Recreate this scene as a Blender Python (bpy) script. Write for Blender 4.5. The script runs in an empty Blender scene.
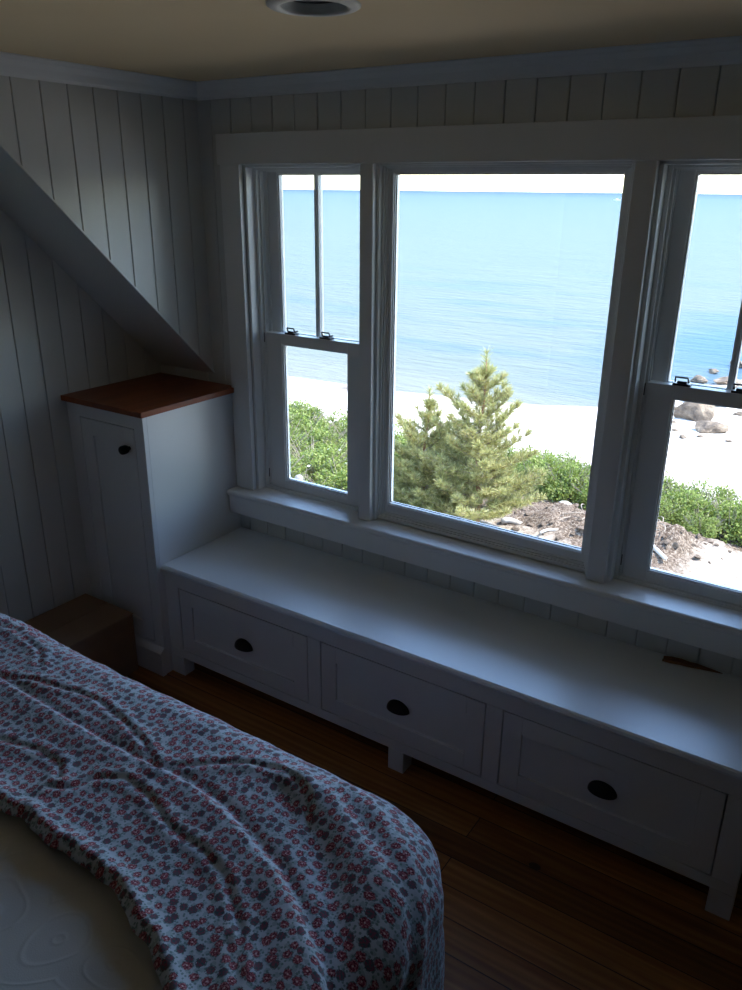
import bpy, bmesh, math, random
import numpy as np
from mathutils import Vector, Matrix
random.seed(7); rng = np.random.default_rng(7)
C = bpy.context.scene.collection
PI = math.pi

# ---------------------------------------------------------------- materials
def new_mat(name):
    m = bpy.data.materials.new(name); m.use_nodes = True
    nt = m.node_tree; b = nt.nodes['Principled BSDF']
    return m, nt, b
def N(nt, t, **kw):
    n = nt.nodes.new(t)
    for k, v in kw.items():
        if k in n.inputs.keys(): n.inputs[k].default_value = v
        else: setattr(n, k, v)
    return n
def L(nt, a, b): nt.links.new(a, b)
def mixc(nt, fac, a, b, blend='MIX'):
    n = nt.nodes.new('ShaderNodeMix'); n.data_type = 'RGBA'; n.blend_type = blend
    for sock, v in ((n.inputs[0], fac), (n.inputs[6], a), (n.inputs[7], b)):
        if isinstance(v, bpy.types.NodeSocket): L(nt, v, sock)
        elif isinstance(v, (int, float)): sock.default_value = v
        else: sock.default_value = (*v, 1) if len(v) == 3 else v
    return n.outputs[2]
def mathn(nt, op, a, b=None, clamp=False):
    n = nt.nodes.new('ShaderNodeMath'); n.operation = op; n.use_clamp = clamp
    for i, v in enumerate((a, b)):
        if v is None: continue
        if isinstance(v, bpy.types.NodeSocket): L(nt, v, n.inputs[i])
        else: n.inputs[i].default_value = v
    return n.outputs[0]
def ramp(nt, fac, stops):
    n = nt.nodes.new('ShaderNodeValToRGB'); L(nt, fac, n.inputs[0])
    while len(n.color_ramp.elements) < len(stops): n.color_ramp.elements.new(0.5)
    for e, (p, c) in zip(n.color_ramp.elements, stops):
        e.position = p; e.color = (*c, 1) if len(c) == 3 else c
    return n.outputs[0]
def bump(nt, b, h, strength=.3, dist=.01):
    n = nt.nodes.new('ShaderNodeBump'); n.inputs['Strength'].default_value = strength; n.inputs['Distance'].default_value = dist
    L(nt, h, n.inputs['Height']); L(nt, n.outputs[0], b.inputs['Normal'])
def coords(nt, kind='Object', scale=(1, 1, 1)):
    t = nt.nodes.new('ShaderNodeTexCoord'); m = nt.nodes.new('ShaderNodeMapping')
    m.inputs['Scale'].default_value = scale; L(nt, t.outputs[kind], m.inputs[0]); return m.outputs[0]
def noise(nt, vec, scale, detail=4, rough=.5, dist=0):
    n = N(nt, 'ShaderNodeTexNoise'); n.inputs['Scale'].default_value = scale; n.inputs['Detail'].default_value = detail
    n.inputs['Roughness'].default_value = rough; n.inputs['Distortion'].default_value = dist
    L(nt, vec, n.inputs['Vector']); return n.outputs[0]

def paint(name, col, rough=.45, var=.04, spec=.5):
    m, nt, b = new_mat(name)
    v = coords(nt); n1 = noise(nt, v, 3.0, 5); n2 = noise(nt, v, 180, 2)
    c = mixc(nt, n1, tuple(x*(1-var) for x in col), tuple(min(1, x*(1+var)) for x in col))
    L(nt, c, b.inputs['Base Color']); b.inputs['Roughness'].default_value = rough
    b.inputs['Specular IOR Level'].default_value = spec
    bump(nt, b, n2, .08, .0015); return m
def plain(name, col, rough=.5, metal=0, var=.15, sc=40):
    m, nt, b = new_mat(name)
    n1 = noise(nt, coords(nt), sc, 4)
    L(nt, mixc(nt, n1, tuple(x*(1-var) for x in col), tuple(min(1, x*(1+var)) for x in col)), b.inputs['Base Color'])
    b.inputs['Roughness'].default_value = rough; b.inputs['Metallic'].default_value = metal
    bump(nt, b, n1, .05, .001); return m

M = {}
M['wall'] = paint('painted_boards', (.68, .695, .675), .42, .04, .8)
M['rear'] = paint('bounce_cut_grey', (.16, .16, .155), .6)  # unseen walls made dark grey to cut bounce light in the room
M['trim'] = paint('trim_paint', (.84, .855, .85), .32)
M['ceiling'] = paint('ceiling_paint', (.85, .67, .41), .75, .05)
M['cab'] = paint('cabinet_paint', (.74, .755, .76), .38, .04, 1.3)
M['bench_top'] = paint('bench_top_skylit', (.82, .88, .93), .40, .04, 1.8)  # cabinet white made lighter and bluer, blue skylight put into the colour
M['dark'] = plain('dark_bronze', (.018, .017, .017), .38, .7)
M['lock'] = plain('lock_metal', (.06, .062, .066), .35, .6)
M['gasket'] = plain('gasket', (.03, .03, .035), .6)
M['reflector'] = plain('lamp_baffle', (.62, .63, .60), .4, 0)
M['ring'] = paint('lamp_ring_paint', (.72, .69, .64), .5)
M['bulb'] = plain('lamp_lens', (.75, .76, .78), .25, 0)
M['mattress'] = plain('mattress_cloth', (.6, .58, .54), .8)

def glass():
    m = bpy.data.materials.new('window_glass'); m.use_nodes = True; nt = m.node_tree; nt.nodes.clear()
    o = nt.nodes.new('ShaderNodeOutputMaterial'); mx = nt.nodes.new('ShaderNodeMixShader')
    t = nt.nodes.new('ShaderNodeBsdfTransparent'); t.inputs[0].default_value = (.97, .985, .98, 1)
    g = nt.nodes.new('ShaderNodeBsdfGlossy'); g.inputs['Roughness'].default_value = .01
    f = nt.nodes.new('ShaderNodeFresnel'); f.inputs[0].default_value = 1.35
    nz = noise(nt, coords(nt), 4, 2); k = mathn(nt, 'MULTIPLY', f.outputs[0], mathn(nt, 'ADD', mathn(nt, 'MULTIPLY', nz, .2), .8))
    L(nt, k, mx.inputs[0]); L(nt, t.outputs[0], mx.inputs[1]); L(nt, g.outputs[0], mx.inputs[2]); L(nt, mx.outputs[0], o.inputs[0])
    return m
M['glass'] = glass()

def floor_mat():
    m, nt, b = new_mat('pine_floor')
    v = coords(nt)
    br = N(nt, 'ShaderNodeTexBrick'); br.offset = .37; br.squash = 1
    br.inputs['Scale'].default_value = 1; br.inputs['Brick Width'].default_value = 2.3; br.inputs['Row Height'].default_value = .092
    br.inputs['Mortar Size'].default_value = .0016; br.inputs['Mortar Smooth'].default_value = .2
    br.inputs['Color1'].default_value = (0, 0, 0, 1); br.inputs['Color2'].default_value = (1, 1, 1, 1); br.inputs['Mortar'].default_value = (0, 0, 0, 1)
    br.inputs['Bias'].default_value = 0
    L(nt, v, br.inputs['Vector'])
    # grain: long stretched noise, shifted per plank
    mp = nt.nodes.new('ShaderNodeMapping'); mp.inputs['Scale'].default_value = (1.1, 16, 1); L(nt, v, mp.inputs[0])
    add = nt.nodes.new('ShaderNodeVectorMath'); add.operation = 'ADD'; L(nt, mp.outputs[0], add.inputs[0]); 
    sc = nt.nodes.new('ShaderNodeVectorMath'); sc.operation = 'SCALE'; L(nt, br.outputs['Color'], sc.inputs[0]); sc.inputs['Scale'].default_value = 37
    L(nt, sc.outputs[0], add.inputs[1])
    g1 = noise(nt, add.outputs[0], 1.6, 6, .6, 1.2)
    w = N(nt, 'ShaderNodeTexWave'); w.wave_type = 'BANDS'; w.bands_direction = 'Y'; w.inputs['Scale'].default_value = .7
    w.inputs['Distortion'].default_value = 9; w.inputs['Detail'].default_value = 3; w.inputs['Detail Scale'].default_value = 1.0; L(nt, add.outputs[0], w.inputs['Vector'])
    c0 = ramp(nt, g1, [(.25, (.17, .062, .018)), (.5, (.30, .125, .038)), (.8, (.44, .21, .070))])
    c1 = mixc(nt, mathn(nt, 'MULTIPLY', w.outputs[0], .45), c0, (.12, .040, .013))
    pv = mathn(nt, 'ADD', mathn(nt, 'MULTIPLY', br.outputs['Color'], .7), .65)
    cc = nt.nodes.new('ShaderNodeCombineColor'); [L(nt, pv, cc.inputs[i]) for i in range(3)]
    c2 = mixc(nt, 1.0, c1, cc.outputs[0], 'MULTIPLY')
    # knots
    kv = nt.nodes.new('ShaderNodeMapping'); kv.inputs['Scale'].default_value = (1, 1.5, 1); L(nt, v, kv.inputs[0])
    vo = N(nt, 'ShaderNodeTexVoronoi'); vo.inputs['Scale'].default_value = 2.6; L(nt, kv.outputs[0], vo.inputs['Vector'])
    kn = mathn(nt, 'LESS_THAN', vo.outputs['Distance'], .045)
    c3 = mixc(nt, mathn(nt, 'MULTIPLY', kn, .85), c2, (.02, .008, .004))
    c4 = mixc(nt, br.outputs['Fac'], c3, (.012, .006, .003))
    L(nt, c4, b.inputs['Base Color']); b.inputs['Roughness'].default_value = .42; b.inputs['Specular IOR Level'].default_value = .35
    h = mathn(nt, 'SUBTRACT', mathn(nt, 'MULTIPLY', g1, .2), br.outputs['Fac']); bump(nt, b, h, .4, .002); return m
M['floor'] = floor_mat()

def top_wood():
    m, nt, b = new_mat('cherry_top')
    v = coords(nt, scale=(9, 1.2, 6)); g = noise(nt, v, 2.2, 6, .6, .8)
    c = ramp(nt, g, [(.25, (.14, .030, .010)), (.5, (.24, .058, .018)), (.78, (.34, .10, .032))])
    L(nt, c, b.inputs['Base Color']); b.inputs['Roughness'].default_value = .38; b.inputs['Specular IOR Level'].default_value = .4
    bump(nt, b, g, .1, .001); return m
M['cherry'] = top_wood()

def cardboard():
    m, nt, b = new_mat('cardboard')
    g = noise(nt, coords(nt, scale=(60, 4, 4)), 4, 4)
    L(nt, mixc(nt, g, (.21, .13, .085), (.27, .17, .11)), b.inputs['Base Color']); b.inputs['Roughness'].default_value = .85
    b.inputs['Specular IOR Level'].default_value = .2
    bump(nt, b, g, .15, .001); return m
M['card'] = cardboard()

def quilt_mat():
    m, nt, b = new_mat('floral_cotton')
    t = nt.nodes.new('ShaderNodeTexCoord')
    ds = nt.nodes.new('ShaderNodeTexNoise'); ds.inputs['Scale'].default_value = 18; ds.inputs['Detail'].default_value = 1; L(nt, t.outputs['UV'], ds.inputs['Vector'])
    va = nt.nodes.new('ShaderNodeVectorMath'); va.operation = 'MULTIPLY_ADD'; L(nt, ds.outputs['Color'], va.inputs[0]); va.inputs[1].default_value = (.010, .010, 0); L(nt, t.outputs['UV'], va.inputs[2])
    def vor(scale, off=0., rnd=.75):
        mp = nt.nodes.new('ShaderNodeMapping'); mp.inputs['Location'].default_value = (off, off*.7, 0); L(nt, va.outputs[0], mp.inputs[0])
        v = N(nt, 'ShaderNodeTexVoronoi'); v.voronoi_dimensions = '2D'; v.inputs['Scale'].default_value = scale; v.inputs['Randomness'].default_value = rnd
        L(nt, mp.outputs[0], v.inputs['Vector']); return v
    base = mixc(nt, noise(nt, t.outputs['UV'], 6, 3), (.40, .43, .50), (.49, .52, .59))
    # grey-green leaf mottling between the flowers
    v4 = vor(70, 5.3, .9); d4 = mathn(nt, 'ADD', v4.outputs['Distance'], mathn(nt, 'MULTIPLY', mathn(nt, 'SUBTRACT', noise(nt, t.outputs['UV'], 240, 2), .5), .6))
    base = mixc(nt, mathn(nt, 'MULTIPLY', mathn(nt, 'LESS_THAN', d4, .30), .55), base, (.20, .27, .28))
    v3 = vor(150, 3.1, 1); leaf = mathn(nt, 'LESS_THAN', v3.outputs['Distance'], .30)
    s3 = nt.nodes.new('ShaderNodeSeparateColor'); L(nt, v3.outputs['Color'], s3.inputs[0])
    leaf = mathn(nt, 'MULTIPLY', leaf, mathn(nt, 'GREATER_THAN', s3.outputs[0], .45))
    col = mixc(nt, mathn(nt, 'MULTIPLY', leaf, .8), base, (.10, .17, .17))
    # flowers
    v = vor(49, 0., .60); sp = nt.nodes.new('ShaderNodeSeparateColor'); L(nt, v.outputs['Color'], sp.inputs[0])
    wob = noise(nt, t.outputs['UV'], 260, 2)
    d = mathn(nt, 'ADD', v.outputs['Distance'], mathn(nt, 'MULTIPLY', mathn(nt, 'SUBTRACT', wob, .5), .34))
    isred = mathn(nt, 'GREATER_THAN', sp.outputs[0], .34)
    rad = mathn(nt, 'ADD', mathn(nt, 'MULTIPLY', sp.outputs[1], .12), .29)
    halo = mathn(nt, 'LESS_THAN', d, mathn(nt, 'ADD', rad, .08))
    hal = mathn(nt, 'MULTIPLY', halo, mathn(nt, 'GREATER_THAN', noise(nt, t.outputs['UV'], 200, 2), .47))
    col = mixc(nt, mathn(nt, 'MULTIPLY', hal, .8), col, (.07, .12, .12))
    redc = ramp(nt, noise(nt, t.outputs['UV'], 330, 2), [(.40, (.10, .012, .025)), (.52, (.30, .05, .075)), (.64, (.52, .25, .27))])
    flc = mixc(nt, isred, mixc(nt, ramp(nt, wob, [(.42, (0, 0, 0)), (.58, (1, 1, 1))]), (.05, .075, .085), (.20, .045, .075)), redc)
    col = mixc(nt, mathn(nt, 'LESS_THAN', d, rad), col, flc)
    cen = mathn(nt, 'MULTIPLY', mathn(nt, 'LESS_THAN', v.outputs['Distance'], .07), isred)
    col = mixc(nt, cen, col, (.66, .46, .44))
    L(nt, col, b.inputs['Base Color']); b.inputs['Roughness'].default_value = .85; b.inputs['Specular IOR Level'].default_value = .15
    b.inputs['Sheen Weight'].default_value = .25
    n1 = noise(nt, t.outputs['UV'], 28, 4, .6, .5); bump(nt, b, n1, .25, .004); return m
M['quilt'] = quilt_mat()

def coverlet_mat():
    m, nt, b = new_mat('matelasse')
    t = nt.nodes.new('ShaderNodeTexCoord')
    ds = nt.nodes.new('ShaderNodeTexNoise'); ds.inputs['Scale'].default_value = 4; ds.inputs['Detail'].default_value = 1; L(nt, t.outputs['UV'], ds.inputs['Vector'])
    va = nt.nodes.new('ShaderNodeVectorMath'); va.operation = 'MULTIPLY_ADD'; L(nt, ds.outputs['Color'], va.inputs[0]); va.inputs[1].default_value = (.13, .13, 0); L(nt, t.outputs['UV'], va.inputs[2])
    v = N(nt, 'ShaderNodeTexVoronoi'); v.voronoi_dimensions = '2D'; v.inputs['Scale'].default_value = 6.5; v.inputs['Randomness'].default_value = .6; L(nt, va.outputs[0], v.inputs['Vector'])
    s = mathn(nt, 'SINE', mathn(nt, 'MULTIPLY', v.outputs['Distance'], 24))
    line = mathn(nt, 'POWER', mathn(nt, 'MAXIMUM', s, 0.0), 6)
    fine = noise(nt, t.outputs['UV'], 400, 2)
    L(nt, mixc(nt, fine, (.50, .48, .45), (.56, .54, .51)), b.inputs['Base Color']); b.inputs['Roughness'].default_value = .9
    b.inputs['Specular IOR Level'].default_value = .1
    bump(nt, b, mathn(nt, 'ADD', line, mathn(nt, 'MULTIPLY', fine, .3)), .25, .0025); return m
M['coverlet'] = coverlet_mat()

def leaf_mat(name, stops, trans=.35):
    m = bpy.data.materials.new(name); m.use_nodes = True; nt = m.node_tree; b = nt.nodes['Principled BSDF']
    geo = nt.nodes.new('ShaderNodeNewGeometry')
    c = ramp(nt, geo.outputs['Random Per Island'], stops)
    big = noise(nt, coords(nt), 2.5, 3)
    c = mixc(nt, mathn(nt, 'MULTIPLY', big, .5), c, stops[-1][1])
    L(nt, c, b.inputs['Base Color']); b.inputs['Roughness'].default_value = .5; b.inputs['Specular IOR Level'].default_value = .3
    tr = nt.nodes.new('ShaderNodeBsdfTranslucent'); L(nt, c, tr.inputs[0])
    mx = nt.nodes.new('ShaderNodeMixShader'); mx.inputs[0].default_value = trans
    L(nt, b.outputs[0], mx.inputs[1]); L(nt, tr.outputs[0], mx.inputs[2]); L(nt, mx.outputs[0], nt.nodes['Material Output'].inputs[0])
    return m
M['leaf'] = leaf_mat('bush_leaf', [(0, (.08, .13, .022)), (.35, (.15, .22, .035)), (.75, (.23, .30, .055)), (1, (.30, .31, .10))])
M['needle'] = leaf_mat('pine_needle', [(0, (.12, .15, .04)), (.35, (.27, .30, .09)), (.75, (.42, .41, .16)), (1, (.52, .44, .22))], .3)
M['bark'] = plain('bark', (.30, .15, .085), .9, 0, .4, 30)
M['twig'] = plain('twig', (.28, .22, .17), .9, 0, .3, 30)
M['petal'] = plain('rose_petal', (.85, .85, .82), .6)
M['driftwood'] = plain('driftwood', (.48, .43, .38), .9, 0, .3, 18)
M['post'] = plain('weathered_post', (.22, .20, .18), .9, 0, .2, 22)
M['splinter'] = plain('splinter_wood', (.20, .075, .025), .7, 0, .4, 60)
M['boat'] = plain('boat_hull', (.85, .87, .9), .4)

def rock_mat():
    m, nt, b = new_mat('beach_rock')
    v = coords(nt); n1 = noise(nt, v, 1.6, 8, .65); n2 = noise(nt, v, 9, 6, .7)
    c = ramp(nt, n1, [(.35, (.07, .048, .034)), (.5, (.20, .145, .10)), (.65, (.38, .29, .20))])
    c = mixc(nt, mathn(nt, 'MULTIPLY', n2, .4), c, (.12, .09, .07))
    L(nt, c, b.inputs['Base Color']); b.inputs['Roughness'].default_value = .9
    bump(nt, b, mathn(nt, 'ADD', n1, mathn(nt, 'MULTIPLY', n2, .5)), .9, .12); return m
M['rock'] = rock_mat()

def clod_mat():
    m, nt, b = new_mat('soil_clod')
    n1 = noise(nt, coords(nt), 7, 6, .6)
    L(nt, ramp(nt, n1, [(.3, (.07, .048, .034)), (.55, (.17, .12, .085)), (.75, (.30, .23, .17))]), b.inputs['Base Color'])
    b.inputs['Roughness'].default_value = .95; bump(nt, b, n1, .8, .03); return m
M['clod'] = clod_mat()

def sand_mat():
    m, nt, b = new_mat('dune_sand')
    tc = nt.nodes.new('ShaderNodeTexCoord'); v = tc.outputs['Object']
    at = nt.nodes.new('ShaderNodeAttribute'); at.attribute_name = 'litter'
    aw = nt.nodes.new('ShaderNodeAttribute'); aw.attribute_name = 'wet'
    n1 = noise(nt, v, .5, 6, .6); n2 = noise(nt, v, 7, 7, .7); n3 = noise(nt, v, 30, 4, .7)
    base = mixc(nt, n1, (.55, .49, .42), (.68, .62, .55))
    ad = nt.nodes.new('ShaderNodeAttribute'); ad.attribute_name = 'dug'
    base = mixc(nt, ad.outputs['Fac'], base, mixc(nt, n2, (.24, .185, .14), (.42, .36, .30)))
    dry = mixc(nt, mathn(nt, 'MULTIPLY', ramp(nt, n2, [(.5, (0, 0, 0)), (.62, (1, 1, 1))]), .25), base, (.34, .27, .20))
    lit = ramp(nt, n3, [(.34, (.035, .024, .018)), (.5, (.12, .085, .062)), (.66, (.30, .24, .19))])
    f = ramp(nt, mathn(nt, 'ADD', mathn(nt, 'MULTIPLY', at.outputs['Fac'], 1.0), mathn(nt, 'MULTIPLY', mathn(nt, 'SUBTRACT', n2, .5), 1.1)), [(.35, (0, 0, 0)), (.62, (1, 1, 1))])
    c = mixc(nt, f, dry, lit)
    wetc = mixc(nt, n2, (.05, .04, .032), (.20, .17, .14))
    c = mixc(nt, aw.outputs['Fac'], c, wetc)
    L(nt, c, b.inputs['Base Color']); b.inputs['Roughness'].default_value = .95; b.inputs['Specular IOR Level'].default_value = .1
    bump(nt, b, mathn(nt, 'ADD', n2, mathn(nt, 'MULTIPLY', n3, .6)), .6, .04); return m
M['sand'] = sand_mat()

def sea_mat():
    m, nt, b = new_mat('sea_water')
    tc = nt.nodes.new('ShaderNodeTexCoord'); v = tc.outputs['Object']
    sp = nt.nodes.new('ShaderNodeSeparateXYZ'); L(nt, v, sp.inputs[0])
    # distance off the shore drives the depth tint of the water
    lg = mathn(nt, 'LOGARITHM', mathn(nt, 'MAXIMUM', sp.outputs[1], 10), 10)
    mp = nt.nodes.new('ShaderNodeMapping'); mp.inputs['Scale'].default_value = (.012, .05, 1); L(nt, v, mp.inputs[0])
    n1 = noise(nt, mp.outputs[0], 1.0, 4, .6)
    fac = mathn(nt, 'ADD', lg, mathn(nt, 'MULTIPLY', mathn(nt, 'SUBTRACT', n1, .5), .35))
    mr = nt.nodes.new('ShaderNodeMapRange'); mr.inputs[1].default_value = 1.45; mr.inputs[2].default_value = 3.6; L(nt, fac, mr.inputs[0])
    c = ramp(nt, mr.outputs[0], [(0, (.155, .160, .140)), (.05, (.120, .138, .124)), (.2, (.106, .130, .122)), (.5, (.082, .112, .114)), (.74, (.060, .094, .105)), (.86, (.036, .068, .083)), (1, (.016, .042, .058))])
    # weed patches on the sea bed
    mp2 = nt.nodes.new('ShaderNodeMapping'); mp2.inputs['Scale'].default_value = (.05, .16, 1); mp2.inputs['Location'].default_value = (3.3, 1.2, 0); L(nt, v, mp2.inputs[0])
    n2 = noise(nt, mp2.outputs[0], 1.0, 5, .65)
    near = ramp(nt, mr.outputs[0], [(.02, (0, 0, 0)), (.07, (1, 1, 1)), (.16, (1, 1, 1)), (.28, (0, 0, 0))])
    pf = mathn(nt, 'MULTIPLY', ramp(nt, n2, [(.50, (0, 0, 0)), (.64, (1, 1, 1))]), near)
    c = mixc(nt, mathn(nt, 'MULTIPLY', pf, .6), c, (.065, .11, .15))
    # deeper bluer pool off the rocks
    dd = nt.nodes.new('ShaderNodeVectorMath'); dd.operation = 'MULTIPLY_ADD'; L(nt, v, dd.inputs[0]); dd.inputs[1].default_value = (.10, .045, 0); dd.inputs[2].default_value = (.62, -2.3, 0)
    ln = nt.nodes.new('ShaderNodeVectorMath'); ln.operation = 'LENGTH'; L(nt, dd.outputs[0], ln.inputs[0])
    pool = ramp(nt, mathn(nt, 'ADD', ln.outputs['Value'], mathn(nt, 'MULTIPLY', mathn(nt, 'SUBTRACT', n2, .5), 1.2)), [(.2, (1, 1, 1)), (.9, (0, 0, 0))])
    c = mixc(nt, mathn(nt, 'MULTIPLY', pool, .75), c, (.035, .10, .18))
    L(nt, c, b.inputs['Base Color']); b.inputs['Roughness'].default_value = .45; b.inputs['Specular IOR Level'].default_value = .02
    mw = nt.nodes.new('ShaderNodeMapping'); mw.inputs['Scale'].default_value = (.35, 1, 1); mw.inputs['Rotation'].default_value = (0, 0, -.15); L(nt, v, mw.inputs[0])
    w1 = noise(nt, mw.outputs[0], 1.1, 5, .65); w2 = noise(nt, mw.outputs[0], .12, 3, .6)
    bump(nt, b, mathn(nt, 'ADD', w1, w2), .9, .35); return m
M['sea'] = sea_mat()

# ---------------------------------------------------------------- object helpers
def tag(o, label=None, cat=None, group=None, kind=None):
    if label: o['label'] = label
    if cat: o['category'] = cat
    if group: o['group'] = group
    if kind: o['kind'] = kind
    return o
def empty(name, loc, label, cat, group=None, kind=None):
    o = bpy.data.objects.new(name, None); C.objects.link(o); o.location = loc; o.empty_display_size = .05
    return tag(o, label, cat, group, kind)
class MB:
    def __init__(s): s.v = []; s.f = []
    def box(s, x0, x1, y0, y1, z0, z1):
        i = len(s.v); s.v += [(x, y, z) for z in (z0, z1) for x, y in ((x0, y0), (x1, y0), (x1, y1), (x0, y1))]
        s.f += [tuple(i+k for k in q) for q in ((3, 2, 1, 0), (4, 5, 6, 7), (0, 1, 5, 4), (1, 2, 6, 5), (2, 3, 7, 6), (3, 0, 4, 7))]
        return s
    def prism(s, poly, axis, a0, a1):
        # poly: 2D points in the plane across axis, extruded from a0 to a1 along axis (0 x, 1 y, 2 z)
        n = len(poly); i = len(s.v)
        for a in (a0, a1):
            for p in poly:
                q = list(p); q.insert(axis, a); s.v.append(tuple(q))
        s.f.append(tuple(i+k for k in range(n))[::-1]); s.f.append(tuple(i+n+k for k in range(n)))
        for k in range(n): k2 = (k+1) % n; s.f.append((i+k, i+k2, i+n+k2, i+n+k))
        return s
    def tube(s, pts, rad, seg=8):
        pts = [Vector(p) for p in pts]; rs = rad if isinstance(rad, (list, tuple)) else [rad]*len(pts)
        i = len(s.v)
        t0 = (pts[1]-pts[0]).normalized(); u = t0.orthogonal().normalized()
        for k, p in enumerate(pts):
            t = (pts[min(k+1, len(pts)-1)]-pts[max(k-1, 0)]).normalized(); u = (u - t*u.dot(t)).normalized(); w = t.cross(u)
            for j in range(seg):
                a = 2*PI*j/seg; s.v.append(tuple(p + (u*math.cos(a)+w*math.sin(a))*rs[k]))
        for k in range(len(pts)-1):
            for j in range(seg):
                j2 = (j+1) % seg; s.f.append((i+k*seg+j, i+k*seg+j2, i+(k+1)*seg+j2, i+(k+1)*seg+j))
        s.f.append(tuple(i+j for j in range(seg))[::-1]); e = i+(len(pts)-1)*seg; s.f.append(tuple(e+j for j in range(seg)))
        return s
    def ring(s, x0, x1, z0, z1, l, r, t, b, y0, y1):
        if l: s.box(x0, x0+l, y0, y1, z0, z1)
        if r: s.box(x1-r, x1, y0, y1, z0, z1)
        if t: s.box(x0+l, x1-r, y0, y1, z1-t, z1)
        if b: s.box(x0+l, x1-r, y0, y1, z0, z0+b)
        return s
    def build(s, name, mat, parent=None, bevel=0, smooth=False, loc=(0, 0, 0), seg=2):
        me = bpy.data.meshes.new(name); me.from_pydata(s.v, [], s.f)
        bm = bmesh.new(); bm.from_mesh(me); bmesh.ops.recalc_face_normals(bm, faces=bm.faces); bm.to_mesh(me); bm.free()
        me.materials.append(mat); o = bpy.data.objects.new(name, me); C.objects.link(o); o.location = loc
        if parent is not None: o.parent = parent
        if bevel:
            b = o.modifiers.new('Bevel', 'BEVEL'); b.width = bevel; b.segments = seg; b.limit_method = 'ANGLE'; b.angle_limit = math.radians(40)
        if smooth: me.shade_smooth()
        return o
def lathe(prof, seg=28, axis='z', c=(0, 0, 0)):
    """prof: (radius, height) pairs turned about an axis through c"""
    m = MB(); n = len(prof)
    for r, h in prof:
        for j in range(seg):
            a = 2*PI*j/seg; x, y = r*math.cos(a), r*math.sin(a)
            p = (x, y, h) if axis == 'z' else (x, h, y)
            m.v.append((p[0]+c[0], p[1]+c[1], p[2]+c[2]))
    for k in range(n-1):
        for j in range(seg):
            j2 = (j+1) % seg; m.f.append((k*seg+j, k*seg+j2, (k+1)*seg+j2, (k+1)*seg+j))
    m.f.append(tuple(range(seg))[::-1]); m.f.append(tuple((n-1)*seg+j for j in range(seg)))
    return m
def struct(o, label, cat): return tag(o, label, cat, kind='structure')

# ---------------------------------------------------------------- room measures
CEIL = 2.096; W = .0923; G0 = .150; D = -.308; SB = 1.085     # SB: height where the 45 degree roof slope meets the window wall
XR = 2.75; YR = -4.3; TH = .15
SL = CEIL - SB
# floor
struct(MB().box(D-.05, XR+.05, YR-.05, .0, -.12, 0).build('floor', M['floor']), 'dark amber pine plank floor with knots, lying between bed and window bench', 'floor')
# ceiling: flat field with a round hole for the downlight
LX, LY, LR = 1.132, -.815, .068
def ceiling():
    m = MB(); x0, x1, y0, y1, z = D-.3, XR+.05, YR-.05, TH, CEIL; h = .12
    def quad(a, b, c, d): 
        i = len(m.v); m.v.extend([(a, c, z), (b, c, z), (b, d, z), (a, d, z)]); m.f.append((i, i+1, i+2, i+3))
    quad(x0, LX-h, y0, y1); quad(LX+h, x1, y0, y1); quad(LX-h, LX+h, y0, LY-h); quad(LX-h, LX+h, LY+h, y1)
    n = 48; i = len(m.v)
    for k in range(n):
        a = 2*PI*k/n; cx, cy = math.cos(a), math.sin(a); q = h/max(abs(cx), abs(cy))
        m.v.append((LX+LR*cx, LY+LR*cy, z)); m.v.append((LX+q*cx, LY+q*cy, z))
    for k in range(n):
        k2 = (k+1) % n; m.f.append((i+2*k, i+2*k+1, i+2*k2+1, i+2*k2))
    m.box(x0, x1, y0, .62, CEIL+.16, CEIL+.24)     # unseen roof deck and overhang, added to block the sun
    m.box(x0, x1, .60, .62, CEIL+.02, CEIL+.24)    # fascia of the added sun-blocking overhang
    m.box(x0, x1, TH, .60, CEIL+.02, CEIL+.03)     # underside of the added overhang
    m.box(x0-.02, x0, y0, TH, CEIL, CEIL+.24); m.box(x1-.01, x1, y0, .62, CEIL, CEIL+.24); m.box(x0, x1, y0, y0+.02, CEIL, CEIL+.24)
    return m
struct(ceiling().build('ceiling', M['ceiling']), 'flat cream painted ceiling over the window bench', 'ceiling')

def boards(m, plane, us, zlo, zhi, face, depth, gap=.0024, ch=.0020):
    """V-grooved boards. plane 'y': boards run along x facing -y; plane 'x': run along y facing +x."""
    for a, b in zip(us[:-1], us[1:]):
        a2, b2 = a+gap/2, b-gap/2
        if b2-a2 < .004: continue
        z0a, z0b, z1a, z1b = zlo(a2), zlo(b2), zhi(a2), zhi(b2)
        if z1a-z0a < .001 and z1b-z0b < .001: continue
        i = len(m.v)
        for (dd, off) in ((0, ch), (ch, 0), (depth, 0)):
            for u, zz in ((a2+off, z0a), (b2-off, z0b), (b2-off, z1b), (a2+off, z1a)):
                m.v.append((u, face+dd, zz) if plane == 'y' else (face-dd, u, zz))
        for l in (0, 4):
            for k in range(4):
                k2 = (k+1) % 4; m.f.append((i+l+k, i+l+k2, i+l+4+k2, i+l+4+k))
        m.f.append((i, i+1, i+2, i+3)); m.f.append((i+8, i+9, i+10, i+11))
    return m
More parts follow.
